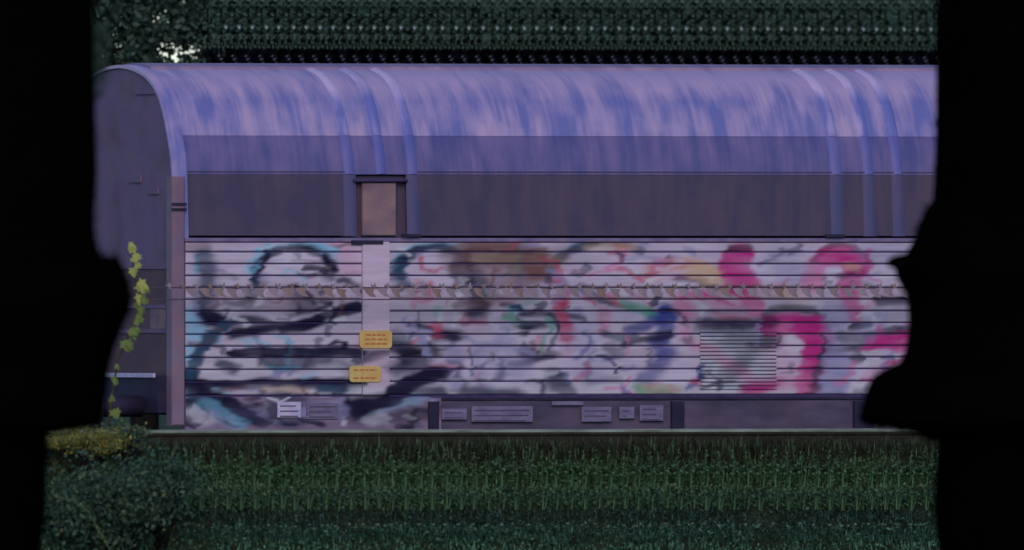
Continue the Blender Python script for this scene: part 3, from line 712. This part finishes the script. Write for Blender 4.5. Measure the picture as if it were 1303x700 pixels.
MB().tube(pts, 0.004, 4).build('stem', M['wire'], creeper)
def flagleaf(w, h):
    vs = [(0, 0, 0), (w * 0.55, -0.012, 0.002), (w, 0.0, -0.004), (w * 0.82, -0.01, -h * 0.45), (w * 1.12, -0.004, -h), (w * 0.55, -0.016, -h * 0.86), (w * 0.22, -0.004, -h * 0.5)]
    return MB().add(vs, [(0, 6, 1), (1, 6, 5), (1, 5, 3), (1, 3, 2), (3, 5, 4)])
def sprig(s):
    b = MB()
    for a, l in ((70, 1.0), (25, 0.8), (130, 0.85), (-20, 0.6)):
        ca, sa = math.cos(R(a)), math.sin(R(a)); L_ = s * l; w = L_ * 0.45
        tip = (ca * L_, -0.01, sa * L_); m1 = (ca * L_ * .5 - sa * w * .5, 0.004, sa * L_ * .5 + ca * w * .5); m2 = (ca * L_ * .5 + sa * w * .5, -0.012, sa * L_ * .5 - ca * w * .5)
        b.add([(0, 0, 0), m2, tip, m1], [(0, 1, 2, 3)])
    return b
fl = [flagleaf(0.112, 0.088).mesh('leaf', M['dry_leaf']), flagleaf(0.112, 0.090).mesh('leaf', M['dry_leaf_b'])]
sp = [sprig(0.055).mesh('leaf_sprig', M['dry_leaf']), sprig(0.05).mesh('leaf_sprig', M['dry_leaf_b'])]
for i in range(54):
    px = 236 + i * 17.4
    if px > 1160: break
    a = P(px, 367, YW - 0.02)
    o = link('leaf', fl[int(random.random() < 0.3)]); o.parent = creeper
    o.location = Vector((a.x, YW - 0.02, a.z)) - creeper.location; o.rotation_euler = (random.uniform(-.25, .25), random.uniform(-.07, .07), random.uniform(-.2, .2))
for i in range(56):
    px = 214 + i * 17.4
    if px > 1165: break
    a = P(px, 366, YW - 0.025)
    o = link('leaf_sprig', sp[i % 2]); o.parent = creeper
    o.location = Vector((a.x, YW - 0.025, a.z)) - creeper.location; o.rotation_euler = (0, random.uniform(-.25, .25), random.uniform(-.5, .5))

# ------------------------------------------------------------------ added black silhouettes in tree shape, filling the blank sides
def dark_tree(edge, side, cx_px, y0, trunk_edge, label, seed):
    """added black silhouette shaped as a trunk with an ivy mantle; edge: outline towards the gap as (px, py)"""
    base = P(cx_px, 700, y0)
    t = empty('added_black_tree', (base.x, y0, -1.2)); tag(t, label, 'tree')
    # trunk
    tr = MB(); pts, rads = [], []
    for z in np.linspace(-1.25, 7.5, 30):
        py = 350 - (z - CAM.z) * PPM * (DIST / (DIST + (y0) * math.cos(PSI)))
        e = np.interp(py, [-400, 560, 620, 720, 900], [trunk_edge[0], trunk_edge[1], trunk_edge[2], trunk_edge[3], trunk_edge[3] + side * -14])
        p = P(cx_px, py, y0); q = P(e, py, y0)
        pts.append((p.x + 0.015 * math.sin(z * 2.1), y0, z)); rads.append(abs(q.x - p.x) * math.cos(PSI) * (1 + 0.015 * math.sin(z * 5)))
    tr.tube(pts, rads, 20)
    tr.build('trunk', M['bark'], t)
    # mantle: rings swept down the outline, given its own depth
    es = [(x, y) for x, y in edge]
    dist = [0]
    for (a, b), (c, d) in zip(es, es[1:]): dist.append(dist[-1] + math.hypot(c - a, d - b))
    ss = np.linspace(0, dist[-1], 110)
    ex = np.interp(ss, dist, [e[0] for e in es]); ey = np.interp(ss, dist, [e[1] for e in es])
    b = MB(); n = 28; vs = []
    lr = np.random.default_rng(seed); lp = []
    for x, y in zip(ex, ey):
        c = P(cx_px, y, y0); e = P(x, y, y0); r = abs(e.x - c.x) * math.cos(PSI)
        for k in range(n):
            a = 2 * math.pi * k / n
            rr = r * (1 + (0.012 * math.sin(5 * a + y * 0.05) if 0.3 < abs(math.sin(a)) else 0))
            v = Vector((c.x, y0, c.z)) + RT * (rr * math.cos(a)) + FW * (rr * 0.85 * math.sin(a))
            vs.append(v)
            if lr.random() < 0.5: lp.append(v + Vector(lr.normal(0, 0.012, 3)))
    m = len(ss)
    b.add(vs, [(i * n + k, (i + 1) * n + k, (i + 1) * n + (k + 1) % n, i * n + (k + 1) % n) for i in range(m - 1) for k in range(n)], 0, True)
    im = b.build('silhouette_mantle', M['ivy_black'], t)
    lo = link('silhouette_leaves', leaf_mesh('silhouette_leaves', lp, 0.05, 0.8, M['ivy_black'])); lo.parent = im; lo.matrix_parent_inverse = parent_inv(im)
    lo['kind'] = 'stuff'
    return t
YT = -25.0
LE = [(121, -160), (121, -50), (120, 60), (123, 150), (125, 220), (121, 280), (123, 305), (128, 320), (140, 333), (148, 336), (152, 326), (158, 340), (165, 355), (169, 375), (168, 392), (160, 412), (150, 436), (141, 465), (137, 500), (133, 532), (129, 542), (110, 545), (82, 549), (66, 553)]
lt = dark_tree(LE, 1, -60, YT, (52, 62, 58, 52), 'added black tree silhouette filling the blank left edge, bulging beside the wagon end', 3)
RE = [(1193, -160), (1192, 60), (1191, 180), (1188, 255), (1178, 266), (1170, 285), (1163, 305), (1154, 322), (1147, 332), (1140, 338), (1141, 352), (1150, 368), (1155, 380), (1157, 410), (1153, 445), (1147, 460), (1125, 470), (1109, 482), (1102, 500), (1097, 520), (1094, 534), (1100, 541), (1135, 546), (1168, 552), (1184, 562)]
p0, p1 = P(108, 40, YT), P(136, 104, YT)
br = MB().tube([p0, P(124, 70, YT), p1], [0.02, 0.012, 0.005], 6).build('leafy_branch', M['bark'], lt)
q = []
for k in range(420):
    x, y = rng.normal(124, 7), rng.uniform(30, 124)
    if x < 141 - max(0, (y - 95)) * 0.4: q.append(P(x, y, YT + rng.normal(0, .1)))
lo = link('leaves', leaf_mesh('leaves', q, 0.05, 0.55, M['tree_leaf']), br); lo['kind'] = 'stuff'
rt = dark_tree(RE, -1, 1370, YT, (1200, 1190, 1188, 1194), 'added black tree silhouette filling the blank right edge with a stubby snag', 4)
p0, p1 = P(1175, 338, YT), P(1130, 334, YT)
MB().tube([p0, P(1150, 333, YT), P(1138, 334, YT), p1], [0.13, 0.075, 0.062, 0.03], 10).build('branch_stub', M['bark'], rt)

# ------------------------------------------------------------------ yellow green vine by the left trunk
YV = -3.85
vine = empty('climbing_vine', P(140, 560, YV)); tag(vine, 'climbing vine with yellow green lobed leaves beside the dark trunk', 'vine')
vp = [P(x, y, YV) for x, y in ((136, 560), (143, 500), (150, 460), (162, 430), (172, 402), (176, 380), (172, 352), (168, 330), (160, 316))]
MB().tube(vp, [0.012, 0.011, 0.01, 0.009, 0.008, 0.008, 0.007, 0.006, 0.004], 6).build('stem', M['vine_stem'], vine)
def ivyleaf(s):
    o = [(0, 0), (0.22, 0.10), (0.50, -0.02), (0.42, 0.26), (0.62, 0.46), (0.36, 0.56), (0.30, 0.74), (0.0, 1.05), (-0.30, 0.74), (-0.36, 0.56), (-0.62, 0.46), (-0.42, 0.26), (-0.50, -0.02), (-0.22, 0.10)]
    vs = [(x * s, abs(x) * s * 0.28, -y * s) for x, y in o] + [(0, -0.03 * s, -0.45 * s)]
    n = len(o)
    return MB().add(vs, [(i, (i + 1) % n, n) for i in range(n)])
vm = [ivyleaf(0.10).mesh('leaf', M['vine']), ivyleaf(0.092).mesh('leaf', M['vine_g'])]
for x, y, k, s, rz in ((163, 313, 0, .9, 80), (171, 314, 0, .9, -40), (176, 322, 0, 1.0, -20), (169, 326, 0, 1.0, 30), (178, 334, 0, .9, -35), (170, 340, 0, .95, 10), (174, 360, 0, 1.1, 60), (184, 362, 0, 1.05, -35), (190, 366, 0, .8, -60), (180, 374, 0, 1.0, -10), (186, 378, 1, .9, -30), (175, 384, 1, 1.0, 20), (182, 390, 1, 1.0, -15), (180, 402, 1, 1.0, -40), (172, 408, 1, .8, 30), (178, 418, 1, .9, -50), (171, 422, 1, .9, 10), (165, 418, 1, 1.1, 40), (160, 432, 1, 1.3, 15), (166, 436, 1, 1.0, -20), (152, 466, 1, .8, -70), (148, 480, 1, 1.0, -30), (145, 520, 1, 1.0, 20), (140, 505, 1, .9, 60)):
    o = link('leaf', vm[k]); o.parent = vine
    o.location = P(x, y, YV - 0.03) - vine.location; s *= random.uniform(.75, 1.12); o.scale = (s, s, s)
    o.rotation_euler = (R(random.uniform(-35, 25)), R(-rz), R(random.uniform(-30, 30)))

# ------------------------------------------------------------------ bank plants
def copies(o, spots, label, cat, group):
    for i, (loc, sc, rz) in enumerate(spots):
        c = o if i == 0 else o.copy()
        if i: COL.objects.link(c)
        c.location = loc; c.scale = (sc, sc, sc); c.rotation_euler = (0, 0, rz)
        tag(c, label, cat, group)
def weed(name, h, nb, nl, leaf, mats, tipn, spread, dots=0):
    """a stem with whorls of leaves and blades about it"""
    b = MB()
    def addleaf(p, d, L_, w, mi):
        d = Vector(d).normalized(); s = d.cross(Vector((0, 0, 1)))
        s = s.normalized() if s.length > 1e-3 else Vector((1, 0, 0)); n = s.cross(d)
        p = Vector(p)
        b.add([p, p + d * L_ * .45 + s * w * .5 + n * L_ * .06, p + d * L_ - Vector((0, 0, L_ * .12)), p + d * L_ * .45 - s * w * .5 + n * L_ * .06], [(0, 1, 2, 3)], mi)
    for k in range(nb):
        a = random.uniform(0, 6.283); r0 = random.uniform(0, spread); le = random.uniform(0.1, 0.5)
        p = Vector((math.cos(a) * r0, math.sin(a) * r0, 0)); hh = h * random.uniform(0.5, 0.95)
        q = p + Vector((math.cos(a) * le * hh, math.sin(a) * le * hh, hh)); s = Vector((-math.sin(a), math.cos(a), 0)) * 0.006
        m = (p + q) / 2 + Vector((0, 0, hh * .1))
        b.add([p - s, p + s, m + s, m - s, q], [(0, 1, 2, 3), (3, 2, 4)], random.choice((0, 0, 1)))
    b.tube([(0, 0, 0), (0.004, 0, h * .5), (0, 0, h * .92)], [0.004, 0.003, 0.002], 4, 0)
    for k in range(nl):
        z = h * (0.15 + 0.75 * k / nl); a = k * 2.4
        addleaf((random.uniform(-spread, spread) * .6, random.uniform(-spread, spread) * .6, z + random.uniform(-.02, .02)), (math.cos(a) + random.uniform(-.4, .4), math.sin(a), random.uniform(0.0, 0.8)), leaf * (1.1 - 0.5 * k / nl), leaf * .42, random.choice((0, 0, 1)))
    for k in range(tipn):
        a = k * 2.1 + 0.6; addleaf((0, 0, h * .90), (math.cos(a) * .7, math.sin(a) * .7, 0.8), leaf * .6, leaf * .26, 2)
    for k in range(dots):
        addleaf((0.01, -0.02, h * .97), (math.cos(k * 1.6) , math.sin(k * 1.6), 0.3), 0.02, 0.016, 2)
    return b.build(name, mats)
rows = [  # tip y, height, slope Y, kind
 (575, 0.075, -3.53, 'weed', 0.05, 'pale tipped seedling weed in the topmost row just under the rail', [M['weed_a'], M['weed_b'], M['weed_tip']], 9, (2, 7), 0.02, 0, 'pale tipped weeds under the rail'),
 (588, 0.24, -3.72, 'weed', 0.085, 'mid green leafy weed in the second row below the rail', [M['weed_a'], M['weed_a'], M['weed_a']], 3, (5, 26), 0.07, 0, 'leafy weeds of the second row'),
 (618, 0.22, -3.95, 'weed', 0.07, 'upright darker weed halfway down the bank', [M['weed_a'], M['weed_b'], M['weed_a']], 3, (3, 22), 0.07, 0, 'upright weeds halfway down the bank'),
 (622, 0.26, -4.0, 'grass_stalk', 0.04, 'thin grass stalk with a tiny buff seed head low on the bank', [M['weed_b'], M['weed_b'], M['weed_dot']], 0, (4, 1), 0.04, 4, 'seed headed stalks low on the bank'),
 (667, 0.16, -4.22, 'weed', 0.055, 'small cool green weed with a light tip in the lowest dark band', [M['weed_b'], M['weed_b'], M['weed_tip']], 6, (3, 12), 0.04, 0, 'small weeds of the lowest dark band'),
]
rows[3] = (648,) + rows[3][1:]
for ty, h, y, nm, lf, lab, mats, tips, (nb, nl), spr, dots, grp in rows:
    o = weed(nm, h, nb, nl, lf, mats, tips, spr, dots)
    spots = []; y += SH
    for i in range(58):
        px = 236 + i * 17.4 + random.uniform(-1.2, 1.2)
        if px > 1200: break
        p = P(px, ty + random.uniform(-1.5, 1.5), y)
        spots.append((Vector((p.x, y + random.uniform(-.02, .02), p.z - h)), random.uniform(0.94, 1.06), random.uniform(-.3, .3)))
    copies(o, spots, lab, 'weed' if nm == 'weed' else 'grass', grp)

def bank_points(n, px0, px1, ya, yb, dens=None):
    yy = rng.uniform(ya, yb, n)
    px = rng.uniform(px0, px1, n)
    out = np.empty((n, 3))
    c, s = math.cos(PSI), math.sin(PSI)
    x = ((px - 651.5) / PPM + (AIM.x * c) + yy * s) / c
    out[:, 0] = x; out[:, 1] = yy
    out[:, 2] = np.interp(yy, [p[0] for p in prof], [p[1] for p in prof])
    return out
for nb_, y0, y1, ms, lab in ((24000, -3.92, -3.55, ('grass', 'weed_a'), 'short mid green grass and leaves in the upper band of the bank'), (18000, -4.14, -3.80, ('grass_dark', 'grass_teal'), 'dark teal grass of a darker kind in the middle band of the bank'), (26000, -4.7, -4.06, ('grass_low', 'weed_b'), 'cool green grass at the foot of the bank')):
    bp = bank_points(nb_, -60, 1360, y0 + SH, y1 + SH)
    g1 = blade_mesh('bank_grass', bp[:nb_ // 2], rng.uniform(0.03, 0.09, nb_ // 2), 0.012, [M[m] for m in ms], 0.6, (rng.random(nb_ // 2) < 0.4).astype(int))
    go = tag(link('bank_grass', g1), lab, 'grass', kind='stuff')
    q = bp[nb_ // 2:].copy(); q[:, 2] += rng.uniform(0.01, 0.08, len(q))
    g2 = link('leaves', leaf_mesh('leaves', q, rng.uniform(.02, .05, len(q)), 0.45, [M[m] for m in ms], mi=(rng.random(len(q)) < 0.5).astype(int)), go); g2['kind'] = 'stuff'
bp = bank_points(15000, -60, 1360, -3.66 + SH, -3.30 + SH)
tag(link('dry_grass', blade_mesh('dry_grass', bp, rng.uniform(0.05, 0.17, len(bp)), 0.010, [M['brown_grass'], M['grass']], 0.6, (rng.random(len(bp)) < 0.3).astype(int))), 'dark olive withered grass standing along the near rail', 'grass', kind='stuff')

# ballast round the sleepers
st = MB()
for i in range(2600):
    px = random.uniform(-40, 1340); y = random.uniform(-3.5 + SH, -3.2)
    p = P(px, 560, y); s = random.uniform(0.015, 0.03); z = slope_z(y) + s * 0.4
    q = [Vector((random.uniform(.6, 1) * a, random.uniform(.6, 1) * b, random.uniform(.6, 1) * c)) * s for a, b, c in ((1, 0, 0), (-1, 0, 0), (0, 1, 0), (0, -1, 0), (0, 0, 1), (0, 0, -1))]
    st.add([v + Vector((p.x, y, z)) for v in q], [(0, 2, 4), (2, 1, 4), (1, 3, 4), (3, 0, 4), (2, 0, 5), (1, 2, 5), (3, 1, 5), (0, 3, 5)])
tag(st.build('ballast', M['ballast']), 'dark loose stones packed along the sleeper ends of the near track', 'ballast', kind='stuff')

# leafy shrubs at the lower left
def shrub(name, cx, cy, y, rx, rz, n, leaf, mats, label, split=0.15, flat=0.6, clumps=26, stem_mat='bark_brown'):
    y += SH
    c = P(cx, cy, y); g = slope_z(y)
    t = empty(name, (c.x, y, g)); tag(t, label, 'shrub')
    b = MB()
    cen = []
    for k in range(clumps):
        u = Vector(rng.normal(size=3)); u.normalize(); r = random.uniform(0.25, 1) ** 0.6
        q = c + Vector((u.x * rx * r, u.y * rx * flat * r, u.z * rz * r)); cen.append(q)
        m = (Vector((c.x, y, g)) + q) / 2 + Vector((random.uniform(-.05, .05), 0, 0.04))
        b.tube([(c.x + random.uniform(-.04, .04), y, g - 0.03), m, q], [0.008, 0.006, 0.003], 4)
    b.build('stem', M[stem_mat], t)
    pts, mi = [], []
    for k in range(n):
        q = random.choice(cen); pts.append(np.array(q) + rng.normal(0, 1, 3) * np.array([rx, rx * flat, rz]) * 0.22); mi.append(int(rng.random() < split))
    o = link('foliage', leaf_mesh('foliage', pts, rng.uniform(0.6, 1.2, n) * leaf, 0.5, mats, mi=mi)); o.parent = t; o.matrix_parent_inverse = parent_inv(t)
    return t
shrub('leafy_shrub', 120, 640, -4.5, 0.62, 0.48, 5200, 0.06, [M['bush'], M['bush_light']], 'large dark green leafy shrub at the lower left below the yellow bush', 0.05)
shrub('leafy_shrub', 205, 610, -4.2, 0.40, 0.32, 2600, 0.05, [M['bush'], M['weed_b']], 'smaller shaggy green shrub right of the large dark shrub on the bank', 0.3)
shrub('yellow_bush', 104, 560, -3.7, 0.36, 0.13, 2200, 0.042, [M['yellow'], M['bush_light']], 'yellow leaved bush glowing under the left dark trunk', 0.3)
shrub('low_shrub', 165, 555, -3.6, 0.22, 0.13, 700, 0.05, [M['bush_light'], M['bush']], 'low green brown tangle at the left end of the rail', 0.6)
t = empty('fern_shoot', P(90, 640, -5.5)); tag(t, 'pale arching leafy shoot across the dark shrub at lower left', 'plant')
sp_ = [(72, 632), (92, 636), (112, 650), (122, 668), (134, 690)]
pp = [P(x, y, -5.5) for x, y in sp_]
MB().tube(pp, 0.004, 4).build('stem', M['weed_a'], t)
lp = []
for a, b in zip(pp, pp[1:]):
    for k in range(14): lp.append(np.array(a.lerp(b, k / 14)) + rng.normal(0, 0.018, 3))
o = link('foliage', leaf_mesh('foliage', lp, 0.045, 0.5, [M['bush_light']])); o.parent = t; o.matrix_parent_inverse = parent_inv(t)

# ------------------------------------------------------------------ behind the wagon
YH = 8.0
def hedge_plant():
    """one narrow evergreen of the close row: forked stem, leaf tiers, pale leaves painted as a sky gap"""
    z0 = P(650, 60, YH).z; pts, mi = [], []
    w = 17.4 / PPM * 0.55
    for k in range(280):
        z = z0 + rng.uniform(-0.02, 0.95) ; pts.append((rng.normal(0, w * .8), rng.normal(-0.10, 0.13), z)); mi.append(0)
    zt = P(650, 35, YH).z
    for k in range(5): pts.append((rng.normal(0, 0.006), -0.50 + rng.normal(0, .006), zt + rng.normal(0, 0.008))); mi.append(1)
    zd = P(650, 75, YH).z
    for k in range(4): pts.append((rng.normal(0, 0.012), -0.35, zd + rng.normal(0, 0.010))); mi.append(2)
    zd = P(650, 82, YH).z
    for k in range(3): pts.append((0.04 + rng.normal(0, 0.010), -0.35, zd + rng.normal(0, 0.005))); mi.append(2)
    n = len(pts); pts = np.array(pts)
    L = np.where(np.array(mi) == 0, rng.uniform(.03, .06, n), 0.034)
    me = leaf_mesh('hedge_tree', pts, L, 0.5, [M['hedge'], M['hedge_sky_fleck'], M['hedge_dim']], mi=mi)
    bm_ = MB().tube([(0, 0, -1.2), (0.01, 0, z0 - 0.3), (0, -0.03, z0 + 0.6)], [0.03, 0.02, 0.008], 5).mesh('tmp', M['bark_brown'])
    import bmesh
    b = bmesh.new(); b.from_mesh(me); nf = len(b.faces); b.from_mesh(bm_)
    b.faces.ensure_lookup_table()
    for f in b.faces[nf:]: f.material_index = 3
    b.to_mesh(me); b.free(); me.materials.append(M['bark_dark']); bpy.data.meshes.remove(bm_)
    return link('hedge_tree', me)
o = hedge_plant(); spots = []
for i in range(58):
    px = 263 + i * 17.25
    if px > 1225: break
    p = P(px, 60, YH); spots.append((Vector((p.x, YH, 0)), 1.0, random.uniform(-.015, .015)))
copies(o, spots, 'slim dark evergreen with pale sky gap leaves in the row behind the roof', 'tree', 'close planted evergreens behind the wagon roof')
# wood behind the row; canopy shade is put into its lower leaves' colour
n = 80000; px = rng.uniform(256, 1480, n); yy = rng.uniform(8.6, 10.5, n)
c, s = math.cos(PSI), math.sin(PSI)
X = ((px - 651.5) / PPM + AIM.x * c + yy * s) / c
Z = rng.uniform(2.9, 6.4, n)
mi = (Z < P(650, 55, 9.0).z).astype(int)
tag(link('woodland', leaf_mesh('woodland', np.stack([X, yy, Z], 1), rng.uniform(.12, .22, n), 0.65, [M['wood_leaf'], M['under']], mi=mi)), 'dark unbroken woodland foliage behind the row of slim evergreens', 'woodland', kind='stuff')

def broadleaf(cx, cy, y, label):
    c = P(cx, cy, y); t = empty('broadleaf_tree', (c.x, y, -1.2)); tag(t, label, 'tree')
    b = MB(); b.tube([(c.x, y, -1.25), (c.x + .05, y, 2.0), (c.x - .03, y, 4.2), (c.x, y, 5.6)], [0.16, 0.13, 0.09, 0.04], 10)
    limbs = []
    for k in range(16):
        a = random.uniform(0, 6.28); z = random.uniform(2.6, 5.2); L_ = random.uniform(.5, 1.0)
        p = Vector((c.x, y, z)); q = p + Vector((math.cos(a) * L_, math.sin(a) * L_ * .7, random.uniform(-.1, .5)))
        b.tube([p, (p + q) / 2 + Vector((0, 0, .05)), q], [0.03, 0.02, 0.008], 5); limbs.append(q)
    b.build('trunk', M['bark_brown'], t)
    pts = []
    gx0, gx1 = 193, 252
    while len(pts) < 26000:
        px, py, yy = rng.uniform(30, 300), rng.uniform(-60, 160), y + rng.normal(0, .45)
        q = P(px, py, yy)
        gx = max(0.0, 1 - abs(px - 222) / 44) ; gy = max(0.0, 1 - abs(py - 66) / 22)
        op_ = gx * gy * 1.6 * (0.45 + 0.9 * abs(math.sin(py * 0.42 + px * 0.02) * math.sin(px * 0.17 + 1)))
        if px > 285: continue
        if rng.random() < min(0.968, op_ * 1.05): continue
        f = math.sin(px * .13) * math.sin(py * .17 + 1) + math.sin(px * .05 + py * .07)
        if rng.random() < 0.15 - 0.25 * f: continue
        pts.append(q)
    o = link('crown', leaf_mesh('crown', pts, rng.uniform(.05, .10, len(pts)), 0.55, M['tree_leaf'])); o.parent = t; o.matrix_parent_inverse = parent_inv(t)
    return t
broadleaf(180, 60, 9.5, 'dark broadleaf tree with bright gaps of sky in its crown above the wagon end')
